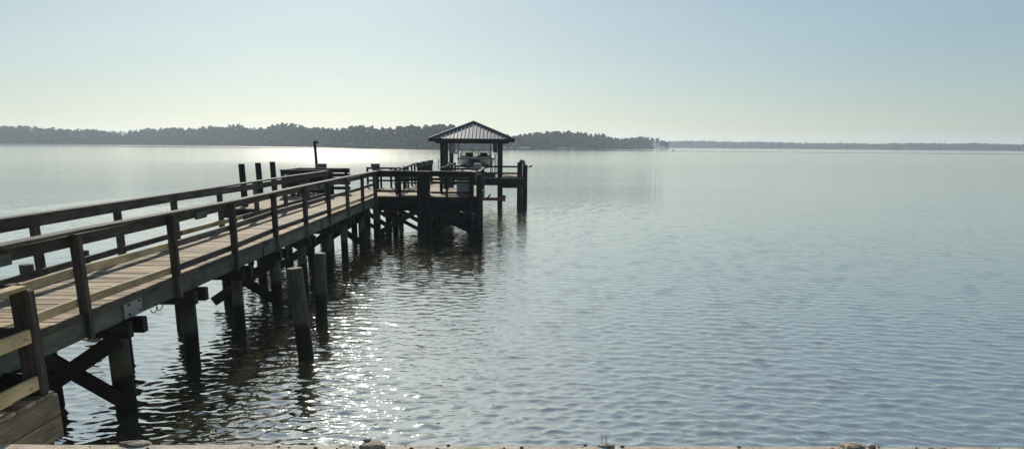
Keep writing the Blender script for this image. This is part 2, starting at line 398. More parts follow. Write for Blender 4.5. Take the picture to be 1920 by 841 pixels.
# side boards under the deck edge: lengths end to end
seams = [-6, -1.2, 3.6, 9.5, 14.9, 19.8, 24.6, 28.6]
for xs_, m_ in ((XR - .02, W_GREEN), (XL + .02, W_GREEN)):
    for a, c in zip(seams[:-1], seams[1:]):
        z = rnd.uniform(-.004, .004)
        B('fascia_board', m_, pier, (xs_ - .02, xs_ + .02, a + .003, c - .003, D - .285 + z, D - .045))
for a, c in zip(seams[:-1], seams[1:]): B('edge_shadow_board', W_OLD, pier, (XR + .002, XR + .026, a + .3, c + .295, D - .075, D - .004))  # dark board over the plank ends, added to draw the deck edge's shadow line
# scarf plates where the side boards meet
for y in (9.32, 14.92, 19.82):
    pl = B('splice_plate', M_STEEL if y < 12 else W_GREEN, pier, (XR + .001, XR + .012 + .02, y - .05, y + .42, D - .275, D - .075))
    for dy in (.07, .35):
        for dz in (-.10, -.23): MB().tube([(XR + .03, y + dy, D + dz), (XR + .046, y + dy, D + dz)], .016, 8).build('bolt', M_DKMETAL, pl)
# joists
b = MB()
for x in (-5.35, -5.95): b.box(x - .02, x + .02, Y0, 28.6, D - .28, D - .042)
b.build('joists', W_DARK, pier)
# posts and rails
S = 2.44; RY = [8.43 + S * k - S * 3 for k in range(3)] + [8.43 + S * k for k in range(9)]
RY[3] = 8.43
def post(x, y, side, top=.90):
    b = MB(); j = rnd.uniform(-.008, .008)
    # notched over the deck edge: full section above, a thinner tongue bolted on the side board below
    b.beam((x, y, D + .001), (x + j, y, D + top), .105, .09, up=(0, 1, 0))
    xo = x + side * .0285
    b.beam((xo, y, D - .30), (xo, y, D + .003), .046, .09, up=(0, 1, 0))
    return b.build('post', W_OLD, pier, .005)
PXR, PXL = XR + .025, XL - .045
def sag(y): return .016 * math.sin(y * .9) + .010 * math.sin(y * 2.1 + 1)
for y in RY: post(PXR, y, 1)
LY = [y + rnd.uniform(-.04, .04) for y in (2.6, 5.1, 7.6, 10.3, 12.55, 14.75, 17.1, 19.6, 22.2, 24.7, 27.2)]
for y in LY: post(PXL, y, -1, .92)
def rails(x, ys, z, ht, th, mt, name, xo, flat=False):
    for i in range(len(ys) - 1):
        a, c = ys[i], ys[i + 1]; m_ = mt(i) if callable(mt) else mt
        B0 = MB()
        za, zc = z + sag(a), z + sag(c)
        if flat: B0.beam((x + xo, a + .002, D + za), (x + xo, c - .002, D + zc), ht, th)
        else: B0.beam((x + xo, a + .002, D + za), (x + xo, c - .002, D + zc), th, ht)
        B0.build(name, m_, pier, .004)
full = lambda ys: ys
# right railing
ry2 = [RY[0] - 1.5] + [RY[i] for i in range(1, 12, 2)] + [28.62]
rails(PXR, ry2, .925, .15, .038, W_OLD, 'top_rail', -.01, True)
rails(PXR, [RY[0] - 1.5] + [RY[i] for i in range(2, 12, 2)] + [28.62], .835, .125, .036, W_OLD, 'rail_board', -.073)
def newold(yc):
    return lambda i: W_NEW if yc[i] < 10.5 and yc[i + 1] > 5.5 else W_OLD
ym = [3.5, 5.99, 8.43, 10.87, 13.31, 15.75, 20.63, 25.5, 28.6]
rails(PXR, ym, .47, .092, .038, newold(ym), 'middle_rail', -.073)
rails(PXR, ym, .115, .10, .038, lambda i: W_NEW if ym[i] < 10.5 else (W_NEW if ym[i] > 20 else W_OLD), 'low_rail', -.073)
# left railing
ly2 = [1.0, 5.1, 7.6, 12.55, 17.1, 22.2, 27.3]
rails(PXL, ly2, .945, .15, .038, W_OLD, 'top_rail', .01, True)
rails(PXL, [1.0, 5.1, 10.3, 14.75, 19.6, 24.7, 27.3], .86, .13, .036, W_OLD, 'rail_board', .073)
lyl = [1.0, 5.1, 10.3, 14.75, 18.2, 22.2, 27.2]
rails(PXL, lyl, .175, .095, .038, lambda i: W_NEW if i == 3 else W_OLD, 'low_rail', .073)
for (x, y, z, ln, o_) in ((PXR, 7.1, .80, .45, -.035), (PXR, 12.05, .80, .42, -.035), (PXR, 20.0, .81, .4, -.035)):
    MB().beam((x + o_, y - ln / 2, D + z), (x + o_, y + ln / 2, D + z), .034, .12).build('rail_splice', W_GREEN, pier, .004)
# bents
def pile(x, y, r, top, parent, lean=(0, 0), bot=-1.5, mt=W_PILE, name='piling'):
    b = MB(); n = 7; pts = []; rad = []
    for i in range(n):
        t = i / (n - 1); z = bot + (top - bot) * t
        pts.append((x + lean[0] * (z - 0), y + lean[1] * (z - 0), z)); rad.append(r * (1.06 - .1 * t) * rnd.uniform(.985, 1.015))
    pts.insert(-1, tuple(Vector(pts[-1]) * .995 + Vector(pts[-2]) * .005)); rad.insert(-1, rad[-1]); rad[-1] *= .93
    o = b.tube(pts, rad, 18, wob=.012).build(name, mt, parent)
    return o
BY = [4.6, 7.0, 9.38, 11.45, 13.6, 15.95, 18.35, 20.8, 23.2, 25.7]
radr = [.11, .11, .135, .12, .10, .12, .115, .11, .11, .11]
for i, y in enumerate(BY):
    pile(-5.0 + rnd.uniform(-.04, .04), y, radr[i], D - .47, pier, (rnd.uniform(-.01, .012), rnd.uniform(-.01, .01)))
    pile(-6.12 + rnd.uniform(-.04, .04), y + .2, .115, D - .47, pier)
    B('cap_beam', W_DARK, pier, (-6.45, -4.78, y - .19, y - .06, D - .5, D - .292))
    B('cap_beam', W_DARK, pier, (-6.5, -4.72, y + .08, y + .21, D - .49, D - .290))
    if i in (2, 5, 7, 9):
        f = y - .17
        MB().beam((-4.9, f, .14), (-6.28, f, D - .5), .05, .2, up=(0, 0, 1)).build('cross_brace', W_DARK, pier, .004)
        MB().beam((-6.28, f - .052, .14), (-4.92, f - .052, D - .5), .05, .2, up=(0, 0, 1)).build('cross_brace', W_DARK, pier, .004)
# loose loops of cable under the side board
b = MB()
for k in range(2):
    pts = [(XR + .01, 10.1 + k * .17 + .1 * math.cos(t), D - .285 + .055 * math.sin(t) - .02) for t in np.linspace(math.pi * .95, math.pi * 2.3, 12)]
    b.tube(pts, .007, 6)
b.build('cable', M_DKMETAL, pier)

# ------------------------------------------------------------------ landing beside the pier, foreground left
land = empty('side_landing', (-4.62, 6.4, 0), 'small railed timber landing low beside the pier in the bottom left corner', 'landing')
c4 = math.tan(R(-3.0))
def lx(y): return -4.39 + (y - 6.95) * c4 * -1 * .35
b = MB(); y = 5.92
while y < 6.93:
    b.beam((-4.83, y + .069, 1.082), (lx(y) - .0, y + .069, 1.082), .136, .036); y += .145
b.build('decking', W_DECK, land, .004)
for (z0, z1) in ((.845, 1.06), (.62, .838)):
    MB().beam((lx(5.9) - .02, 5.9, (z0 + z1) / 2), (lx(6.95) - .02, 6.97, (z0 + z1) / 2), .042, z1 - z0).build('side_board', W_BOX, land, .006)
    B('end_board', W_BOX, land, (-4.83, -4.44, 6.93, 6.972, z0, z1))
B('support_post', W_PILE, land, (-4.52, -4.435, 6.78, 6.87, -1.2, .64))
B('corner_post', W_OLD, land, (-4.585, -4.40, 6.765, 6.885, 1.1, 2.12), bevel=.02)
MB().beam((lx(6) - .07, 5.6, 2.14), (lx(6.9) - .09, 6.80, 2.14), .13, .038).build('rail_cap', W_NEW, land, .004)
MB().beam((-4.85, 6.87, 2.139), (-4.56, 6.87, 2.139), .12, .038).build('rail_cap', W_OLD, land, .004)
for z, m_ in ((1.69, W_NEW), (1.235, W_NEW)):
    MB().beam((lx(6) - .05, 5.6, z), (lx(6.9) - .05, 6.76, z), .036, .13).build('rail_board', W_NEW, land, .004)
    MB().beam((-4.85, 6.91, z - .02), (-4.59, 6.91, z - .02), .036, .13).build('rail_board', W_OLD, land, .004)

# ------------------------------------------------------------------ free pilings in the foreground
def single(name, x, y, r, top, lean, label, cat='piling', group=None, mt=W_PILE):
    o = pile(x, y, r, top, None, lean, mt=mt, name=name)
    me = o.data; 
    for v_ in me.vertices: v_.co.x -= x; v_.co.y -= y
    o.location = (x, y, 0)
    return tag(o, label, cat, group)
p1 = onz(574, 670, 0); t1 = atY(552, 502, p1.y)
single('mooring_piling', p1.x, p1.y, .128, t1.z, ((t1.x - p1.x) / t1.z * 1.0, .0), 'short round wooden piling leaning left, nearer of the two standing free beside the pier', group='free pilings beside the pier')
p2 = onz(603, 597, 0); t2 = atY(600, 474, p2.y)
single('mooring_piling', p2.x, p2.y, .118, t2.z, ((t2.x - p2.x) / t2.z, 0), 'upright round wooden piling, farther of the two standing free beside the pier', group='free pilings beside the pier')
q = atY(49, 495, 14.2); single('mooring_piling', q.x, q.y, .13, q.z, (0, 0), 'pale stub of a piling showing under the left railing, nearest the frame edge', group='piling stubs left of the pier')
q = atY(154, 469, 15.6); single('mooring_piling', q.x, q.y, .13, q.z, (0, 0), 'dark stub of a piling showing between two left railing posts', group='piling stubs left of the pier')
for (px, py, Yd, lab) in ((452.5, 307, 23.6, 'tall bare piling left of the pier, nearest of the row of three'), (483.5, 305, 28, 'tall bare piling left of the pier, middle of the row of three'), (510.5, 303, 31.3, 'tall bare piling left of the pier, farthest of the row of three')):
    q = atY(px, py, Yd)
    single('tall_piling', q.x + .012 * q.z, q.y, .098 + .002 * (Yd - 23), q.z, (-.012, 0), lab, 'piling', 'tall pilings left of the pier', W_DARK)

# ------------------------------------------------------------------ side platform with rails and benches (left of the pier)
sp_ = empty('side_platform', (-7.6, 26, 0), 'small railed wooden platform joined to the left side of the pier', 'platform')
planks_x(-8.5, -6.5, 22.7, 30.3, 'decking', sp_)
B('fascia_board', W_DARK, sp_, (-8.52, -6.5, 22.64, 22.68, D - .28, D - .03))
B('fascia_board', W_DARK, sp_, (-8.56, -8.52, 22.66, 30.3, D - .28, D - .03))
for y in (22.9, 26.4, 30): pile(-8.3, y, .11, D - .05, sp_); 
for (x, y) in ((-8.2, 28.0), (-8.2, 30.2), (-6.35, 30.2), (-6.6, 28.0), (-7.4, 30.2)):
    B('post', W_DARK, sp_, (x - .05, x + .05, y - .05, y + .05, D, D + .93))
for (a, c) in (((-8.28, 28.0), (-6.5, 28.0)), ((-8.2, 28.0), (-8.2, 30.25)), ((-8.2, 30.2), (-6.2, 30.2))):
    for z, h_ in ((.95, .04), (.86, .13), (.70, .13), (.55, .13), (.40, .13), (.2, .12)):
        MB().beam((a[0], a[1], D + z), (c[0], c[1], D + z), .15 if h_ == .04 else .04, h_).build('rail_board', W_DARK if h_ > .04 else W_OLD, sp_)
def bench(x, y, ln, rz, label, back=.85):
    e = empty('bench', (x, y, D), label, 'bench', 'wooden benches on the dock')
    def P(n, m_, *bx):
        b = MB()
        for q in bx: b.box(*q)
        off = Vector((x, y, D)); b.v = [v_ + off for v_ in b.v]
        return b.build(n, m_, e, .004)
    P('seat', W_OLD, *[(-ln / 2, ln / 2, -.2 + k * .14, -.07 + k * .14, .42, .46) for k in range(3)])
    P('backrest', W_DARK, *[(-ln / 2, ln / 2, .22, .26, .5 + k * .13, .62 + k * .13) for k in range(3)])
    for s_ in (-1, 1):
        xx = s_ * (ln / 2 - .12)
        P('leg', W_DARK, (xx - .04, xx + .04, -.18, -.1, 0, .42))
        P('leg', W_DARK, (xx - .04, xx + .04, .17, .25, 0, .9))
        b = MB(); b.beam((x + xx + .05, y - .16, D + .05), (x + xx + .05, y + .2, D + .42), .04, .09); b.build('brace', W_DARK, e)
    e.rotation_euler.z = rz
    return e
bench(-7.3, 28.6, 1.7, math.pi, 'dark wooden bench behind the near rail of the side platform')
bench(-7.75, 29.5, 1.2, R(90), 'dark wooden bench along the outer rail of the side platform')

# ------------------------------------------------------------------ pier head
head = empty('end_platform', (-3.0, 31, 0), 'wide pier head on cross braced pilings at the end of the walkway', 'platform')
HX0, HX1, HY0, HY1 = -6.5, -.95, 28.72, 34.4
planks_x(-6.48, -1.1, HY0 + .02, HY1, 'decking', head)
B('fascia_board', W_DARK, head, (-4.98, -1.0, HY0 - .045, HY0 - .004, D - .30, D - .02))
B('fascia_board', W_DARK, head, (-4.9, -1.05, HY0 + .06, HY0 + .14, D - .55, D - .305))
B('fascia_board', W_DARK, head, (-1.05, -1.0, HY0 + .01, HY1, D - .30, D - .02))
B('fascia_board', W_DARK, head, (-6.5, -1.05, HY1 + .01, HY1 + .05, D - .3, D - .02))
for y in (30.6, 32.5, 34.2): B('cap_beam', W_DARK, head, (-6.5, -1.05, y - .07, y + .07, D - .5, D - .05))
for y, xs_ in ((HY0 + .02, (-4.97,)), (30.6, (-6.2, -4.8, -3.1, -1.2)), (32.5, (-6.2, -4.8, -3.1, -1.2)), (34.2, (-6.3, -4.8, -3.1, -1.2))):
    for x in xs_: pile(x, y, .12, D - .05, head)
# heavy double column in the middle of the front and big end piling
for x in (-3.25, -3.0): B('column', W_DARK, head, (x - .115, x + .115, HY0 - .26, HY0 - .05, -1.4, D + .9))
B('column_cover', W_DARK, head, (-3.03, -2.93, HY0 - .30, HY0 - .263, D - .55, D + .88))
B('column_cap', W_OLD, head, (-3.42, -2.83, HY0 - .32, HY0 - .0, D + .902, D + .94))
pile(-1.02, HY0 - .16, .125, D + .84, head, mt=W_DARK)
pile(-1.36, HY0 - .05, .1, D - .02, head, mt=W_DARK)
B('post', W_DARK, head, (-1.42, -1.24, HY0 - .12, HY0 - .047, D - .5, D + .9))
# front braces
def X(x0, x1, y, z0, z1, h_=.2):
    MB().beam((x0, y, z0), (x1, y, z1), .05, h_).build('cross_brace', W_DARK, head)
    MB().beam((x0, y + .055, z1), (x1, y + .055, z0), .05, h_).build('cross_brace', W_DARK, head)
MB().beam((-4.9, HY0 - .1, .12), (-3.35, HY0 - .1, D - .5), .05, .2).build('cross_brace', W_DARK, head); X(-2.9, -1.2, HY0 - .1, .2, D - .45)
for y in (30.45, 32.35, 34.05):
    for x0, x1 in ((-6.2, -4.8), (-4.8, -3.1), (-3.1, -1.2)): MB().beam((x0, y, D - .42), (x1, y, .2), .05, .15).build('cross_brace', W_DARK, head)
for y in (29.5, 31.5, 33.3):
    for x0, x1 in ((-6.2, -4.8), (-4.8, -3.1), (-3.1, -1.2)): MB().beam((x0, y, D - .62), (x1, y, .02), .05, .14).build('cross_brace', W_DARK, head)
for x in (-4.75, -3.0, -1.3): MB().beam((x, HY0 + .2, .15), (x, HY1 - .3, D - .5), .05, .12).build('cross_brace', W_DARK, head)
B('brace_board', W_DARK, head, (-3.5, -2.7, HY0 - .34, HY0 - .30, .86, 1.02))
# front railing
def hp(x, y=HY0, t=.9): return B('post', W_DARK, head, (x - .042, x + .042, y - .045, y + .045, D - .28, D + t))
for x in (-4.93, -4.02, -2.26): hp(x, HY0 - .06)
B('top_rail', W_OLD, head, (-5.0, -3.43, HY0 - .1, HY0 + .05, D + .905, D + .94))
B('top_rail', W_OLD, head, (-2.82, -2.12, HY0 - .1, HY0 + .05, D + .905, D + .94))
tag(B('top_rail', M_RUST, head, (-2.11, -1.3, HY0 - .1, HY0 + .05, D + .905, D + .938)), 'reddish brown rail cap at the right end')
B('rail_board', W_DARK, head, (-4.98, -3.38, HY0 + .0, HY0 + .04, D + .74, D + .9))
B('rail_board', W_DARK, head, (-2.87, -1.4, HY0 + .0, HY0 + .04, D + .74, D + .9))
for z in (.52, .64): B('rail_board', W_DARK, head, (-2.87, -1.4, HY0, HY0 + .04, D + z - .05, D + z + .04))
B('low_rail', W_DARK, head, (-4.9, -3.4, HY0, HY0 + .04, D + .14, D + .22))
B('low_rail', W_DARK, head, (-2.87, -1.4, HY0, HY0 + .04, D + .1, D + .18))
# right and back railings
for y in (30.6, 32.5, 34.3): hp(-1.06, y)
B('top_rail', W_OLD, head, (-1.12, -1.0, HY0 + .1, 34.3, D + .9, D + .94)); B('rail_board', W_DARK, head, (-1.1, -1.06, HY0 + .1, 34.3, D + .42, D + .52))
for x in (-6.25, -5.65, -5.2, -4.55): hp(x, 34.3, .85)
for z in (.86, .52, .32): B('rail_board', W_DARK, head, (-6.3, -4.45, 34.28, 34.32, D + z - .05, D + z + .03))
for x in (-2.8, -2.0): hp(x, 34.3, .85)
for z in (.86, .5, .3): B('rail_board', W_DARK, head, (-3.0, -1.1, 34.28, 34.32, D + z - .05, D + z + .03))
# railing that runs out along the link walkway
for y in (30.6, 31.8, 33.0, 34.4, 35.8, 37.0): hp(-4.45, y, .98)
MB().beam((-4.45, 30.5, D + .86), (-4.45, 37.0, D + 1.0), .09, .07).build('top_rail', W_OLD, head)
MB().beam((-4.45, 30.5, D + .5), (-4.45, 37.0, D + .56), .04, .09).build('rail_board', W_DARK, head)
# capped pilings
def capped(x, y, top, r, label):
    e = empty('capped_piling', (x, y, 0), label, 'piling', 'capped pilings around the pier head')
    pile(x, y, r, top - .12, e, mt=W_DARK)
    MB().tube([(x, y, top - .24), (x, y, top - .2), (x, y, top - .03), (x, y, top)], [r * 1.02, r * 1.32, r * 1.32, r * 1.1], 8).build('cap', M_CAP, e)
    return e
q = atY(703.5, 306, 34.0); capped(q.x, q.y, q.z, .15, 'capped piling at the back left corner of the pier head, rope tied to it')
q = atY(603, 306, 31.0); capped(q.x, q.y, q.z, .15, 'capped piling behind the side platform, beside the lamp pole')
for (px, py, Yd, lab) in ((786, 304, 37.2, 'capped piling at the end of the link railing, leftmost of four close together'), (795, 302, 38.4, 'capped piling second from left of four close together by the link railing'),
                     (799.5, 301, 39.5, 'capped piling third from left of four close together by the link railing'), (806.5, 299.5, 40.4, 'capped piling rightmost of four close together by the link railing')):
    q = atY(px, py, Yd); capped(q.x, q.y, q.z, .125, lab)
# sagging rope
def rope(a, c, sg, r, label, name='rope'):
    a, c = Vector(a), Vector(c); pts = []
    for i in range(15):
        t = i / 14; p = a.lerp(c, t); p.z -= sg * 4 * t * (1 - t); pts.append(p)
    o = MB().tube(pts, r, 6).build(name, M_ROPE); return tag(o, label, 'rope', 'ropes strung between dock posts')
rope((-6.25, 30.2, D + .72), (-5.85, 33.9, 2.28), .12, .022, 'sagging rope from the side platform rail to the capped corner piling')
rope((-5.75, 34.0, 2.36), (-4.47, 30.7, 2.42), .07, .04, 'thick sagging rope from the capped corner piling across the pier head')
bench(-3.75, 29.9, 1.35, 0, 'dark wooden bench with slatted back behind the front rail of the pier head', .72)
bench(-2.2, 30.5, 1.1, 0, 'dark wooden bench in front of the grey dock box side of the pier head')

# dock box with pale lid
db = empty('dock_box', (-1.62, 29.4, D), 'grey dock storage box with rounded white lid at the right of the pier head', 'box')
q0 = (-1.92, -1.38, 29.15, 29.75)
B('body', M_GREYP, db, (q0[0], q0[1], q0[2], q0[3], D + .002, D + .42), bevel=.03)
b = MB(); n = 10; vs = []; fs = []
for i in range(n + 1):
    t = math.pi * i / n; xx = -1.65 + .33 * math.cos(t) * (1 if 0 < i < n else 1.0); zz = D + .50 + .10 * math.sin(t) ** .5
    for yy in (29.09, 29.81): vs.append((xx, yy, zz))
vs += [(-1.65 + .33, 29.09, D + .425), (-1.65 + .33, 29.81, D + .425), (-1.65 - .33, 29.09, D + .425), (-1.65 - .33, 29.81, D + .425)]
for i in range(n): fs.append([2 * i, 2 * i + 2, 2 * i + 3, 2 * i + 1])
k = 2 * (n + 1); fs += [[k, 0, 1, k + 1], [2 * n, k + 2, k + 3, 2 * n + 1], [k + 1, k + 3, k + 2, k], [k] + [k + 2] + [2 * i for i in range(n, -1, -1)], [k + 3, k + 1] + [2 * i + 1 for i in range(n + 1)]]
b.poly(vs, fs).build('lid', M_WHITE, db, .015)
# fish cleaning grill like grey box on a pedestal behind the rail
gm = empty('pedestal_grill', (-1.45, 31.2, D), 'small grey lidded grill on a pedestal behind the right end of the front rail', 'grill')
qg = atY(895, 310, 31.2)
B('pedestal', M_DKMETAL, gm, (qg.x - .04, qg.x + .04, 31.15, 31.25, D, qg.z - .14))
B('hood', M_STEEL, gm, (qg.x - .17, qg.x + .17, 31.05, 31.35, qg.z - .14, qg.z + .08), bevel=.04)
# lamp pole
q = atY(590, 268, 31.2); lp = empty('lamp_pole', (q.x, q.y, D), 'thin dark pole with a small lamp head rising behind the side platform', 'lamp pole')
MB().tube([(q.x + .06, q.y, -1), (q.x + .06, q.y, D), (q.x, q.y, q.z)], [.07, .065, .055], 10).build('pole', W_DARK, lp)
B('lamp_head', M_DKMETAL, lp, (q.x - .05, q.x + .14, q.y - .09, q.y + .09, q.z - .02, q.z + .08), bevel=.02)

# ------------------------------------------------------------------ link walkway and boathouse
bh = empty('boathouse', (-2.15, 48.6, 0), 'open boathouse with hipped metal roof on pilings beyond the pier head', 'boathouse')
lw = empty('link_walkway', (-3.7, 40, 0), 'narrow wooden walkway linking the pier head to the boathouse', 'walkway')
planks_x(-4.5, -3.0, HY1 + .06, 45.0, 'decking', lw)
for x in (-4.5, -3.0): B('fascia_board', W_DARK, lw, (x - .02, x + .02, HY1 + .08, 45.0, D - .3, D - .04))
for y in (37.3, 40, 42.7):
    for x in (-4.3, -3.2): pile(x, y, .12, D - .04, lw)
for y in (36.5, 39, 41.5, 44): B('post', W_DARK, lw, (-3.03, -2.93, y - .05, y + .05, D - .28, D + .85))
for z in (.87, .45): B('rail_board', W_DARK, lw, (-3.02, -2.98, HY1 + .2, 45, D + z - .06, D + z + .02))
DB = D
planks_x(-5.2, 1.05, 45.05, 46.25, 'decking', bh)
planks_x(-5.2, -3.5, 46.3, 51.5, 'decking', bh)
planks_x(-.35, 1.05, 46.3, 51.5, 'decking', bh)
B('fascia_board', W_DARK, bh, (-5.2, 1.05, 44.98, 45.03, D - .42, D - .02))
B('fascia_board', W_DARK, bh, (1.06, 1.10, 45.0, 51.5, D - .42, D - .02))
B('cap_beam', W_DARK, bh, (-.25, 1.1, 46.0, 46.2, D - .62, D - .06)); B('cap_beam', W_DARK, bh, (-5.2, -3.6, 46.0, 46.2, D - .5, D - .06))
# roof posts
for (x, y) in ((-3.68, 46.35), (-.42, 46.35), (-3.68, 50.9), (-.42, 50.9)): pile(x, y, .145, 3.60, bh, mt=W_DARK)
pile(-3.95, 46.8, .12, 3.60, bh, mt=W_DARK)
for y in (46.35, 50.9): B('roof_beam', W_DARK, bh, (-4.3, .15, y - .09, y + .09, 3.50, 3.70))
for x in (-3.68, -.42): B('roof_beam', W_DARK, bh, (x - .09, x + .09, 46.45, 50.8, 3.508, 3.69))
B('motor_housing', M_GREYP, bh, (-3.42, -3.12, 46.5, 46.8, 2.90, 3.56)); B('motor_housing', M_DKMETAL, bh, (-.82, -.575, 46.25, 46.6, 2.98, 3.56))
MB().tube([(-3.1, 46.6, 2.85), (-2.92, 46.6, 3.12), (-2.78, 46.6, 3.18)], .03, 6).build('conduit', M_DKMETAL, bh)
# roof: hip with raised seams, fascia all round
ex0, ex1, ey0, ey1, ez, az = -4.66, .44, 45.95, 51.3, 3.765, 4.82
ax, ay = (ex0 + ex1) / 2, (ey0 + ey1) / 2
rf = MB(); corners = [(ex0, ey0), (ex1, ey0), (ex1, ey1), (ex0, ey1)]
vs = [(x, y, ez) for x, y in corners] + [(ax, ay, az)] + [(x, y, ez - .03) for x, y in corners] + [(ax, ay, az - .03)]
rf.poly(vs, [[0, 1, 4], [1, 2, 4], [2, 3, 4], [3, 0, 4], [6, 5, 9], [7, 6, 9], [8, 7, 9], [5, 8, 9], [5, 6, 1, 0], [6, 7, 2, 1], [7, 8, 3, 2], [8, 5, 0, 3]])
rb = rf
hx = (ex1 - ex0) / 2; hy = (ey1 - ey0) / 2
for k in range(-11, 12):
    u = k / 11.5
    t = 1 - abs(u)
    for s_ in (-1, 1):
        a = Vector((ax + u * hx, ay + s_ * hy, ez + .012)); c = Vector((ax + u * hx, ay + s_ * hy * (1 - t), ez + (az - ez) * t + .012))
        rb.beam(a, c, .032, .024)
        a = Vector((ax + s_ * hx, ay + u * hy, ez + .012)); c = Vector((ax + s_ * hx * (1 - t), ay + u * hy, ez + (az - ez) * t + .012))
        rb.beam(a, c, .032, .024)
roof = rf.build('roof', M_ROOF, bh)
hb = MB()
for x, y in corners: hb.beam((x, y, ez + .03), (ax, ay, az + .03), .16, .035)
hb.build('hip_caps', M_TRIM, roof)
fb = MB()
fb.box(ex0 - .02, ex1 + .02, ey0 - .03, ey0 - .005, ez - .17, ez + .005); fb.box(ex0 - .02, ex1 + .02, ey1 + .005, ey1 + .03, ez - .17, ez + .005)
fb.box(ex0 - .03, ex0 - .005, ey0, ey1, ez - .168, ez + .003); fb.box(ex1 + .005, ex1 + .03, ey0, ey1, ez - .168, ez + .003)
fb.build('roof_fascia', M_TRIM, bh)
# rails along the boathouse front
for x in (-4.6, -1.5): B('post', W_DARK, bh, (x - .06, x + .06, 45.06, 45.18, D, D + .75))
B('post', W_DARK, bh, (-.52, -.36, 45.06, 45.2, D - .4, D + .7))
for z in (.68, .3):
    B('rail_board', W_DARK, bh, (-3.0, .75, 45.1, 45.15, D + z - .07, D + z + .03))
# corner pilings, right end
pile(.78, 45.7, .16, 2.42, bh, mt=W_DARK); pile(1.10, 46.0, .15, 2.28, bh, mt=W_DARK)
MB().tube([(.80, 45.7, 2.40), (.86, 45.65, 2.5), (.98, 45.6, 2.46), (1.04, 45.6, 2.36), (1.02, 45.6, 2.26)], [.1, .11, .1, .09, .06], 8).build('rope_coil', M_ROPE, bh)
MB().tube([(1.2, 45.9, 2.12), (1.42, 45.85, 2.2)], .03, 6).tube([(1.38, 45.85, 2.16), (1.42, 45.85, 2.2), (1.5, 45.85, 2.26)], [.03, .07, .05], 8).build('rod_holder', M_DKMETAL, bh)
# guide poles and lift cables
for (x, z0, z1) in ((-.98, 1.6, 3.15), (-.72, 1.2, 2.9), (-3.3, 1.5, 3.1)):
    MB().tube([(x, 46.6, z0), (x, 46.6, z1)], .032, 8).build('guide_pole', M_DKMETAL, bh)
for (xa, xb) in ((-2.95, -3.0), (-1.05, -.85), (-.66, -.66), (-.60, -.60)):
    for y in ((46.9,) if xa < -.7 else (47.5,)):
        MB().tube([(xa, y, 3.66), (xb, y, 1.5)], .028 if xa < -.7 else .01, 6).build('lift_cable', M_DKMETAL, bh)
MB().beam((-3.1, 47.4, 1.48), (-.75, 47.4, 1.48), .12, .2).beam((-3.1, 50.2, 1.48), (-.75, 50.2, 1.48), .12, .2).build('cradle_beam', M_DKMETAL, bh)
MB().beam((-2.6, 47.0, 1.64), (-2.6, 50.7, 1.64), .12, .12).beam((-1.4, 47.0, 1.64), (-1.4, 50.7, 1.64), .12, .12).build('cradle_bunk', W_DARK, bh)
# bracket / antenna thing left of the boathouse post
an = empty('metal_bracket', (-3.9, 46, D), 'thin metal bracket with a side arm standing left of the boathouse post', 'bracket')
MB().tube([atY(822, 318, 44), atY(822, 297, 44)], .02, 6).tube([atY(822, 303, 44), atY(833, 301, 44)], .018, 6).tube([atY(824, 312, 44), atY(833, 305, 44)], .012, 6).build('frame', M_DKMETAL, an)
bucket = MB().tube([atY(843, 316, 45.6), atY(843, 310, 45.6), atY(843, 305.5, 45.6), atY(843, 304, 45.6)], [.14, .16, .14, .06], 14).build('bucket', M_GREYP)
tag(bucket, 'rounded grey bucket with lid on the boathouse walkway at the left post', 'bucket')

# jet-ski style lift arm low over the water, right of the pier head
la = empty('lift_arm', (-1, 44.6, 0), 'rusty steel lift beam hanging low over the water right of the pier head', 'lift')
a, c = atY(904, 373, 42), atY(945, 373, 42)
MB().beam(a, c, .12, .17).build('beam', M_RUST, la)
MB().beam(atY(944, 377, 42), atY(945, 366, 42), .2, .16, up=(0, 1, 0)).build('end_plate', M_RUST, la)
MB().beam(atY(913, 372, 41.9), atY(920, 364, 41.9), .08, .12, up=(0, 1, 0)).build('strut', M_DKMETAL, la)
MB().tube([atY(908, 374, 42.1), atY(908, 320, 42.1)], .02, 6).build('hanger', M_DKMETAL, la)

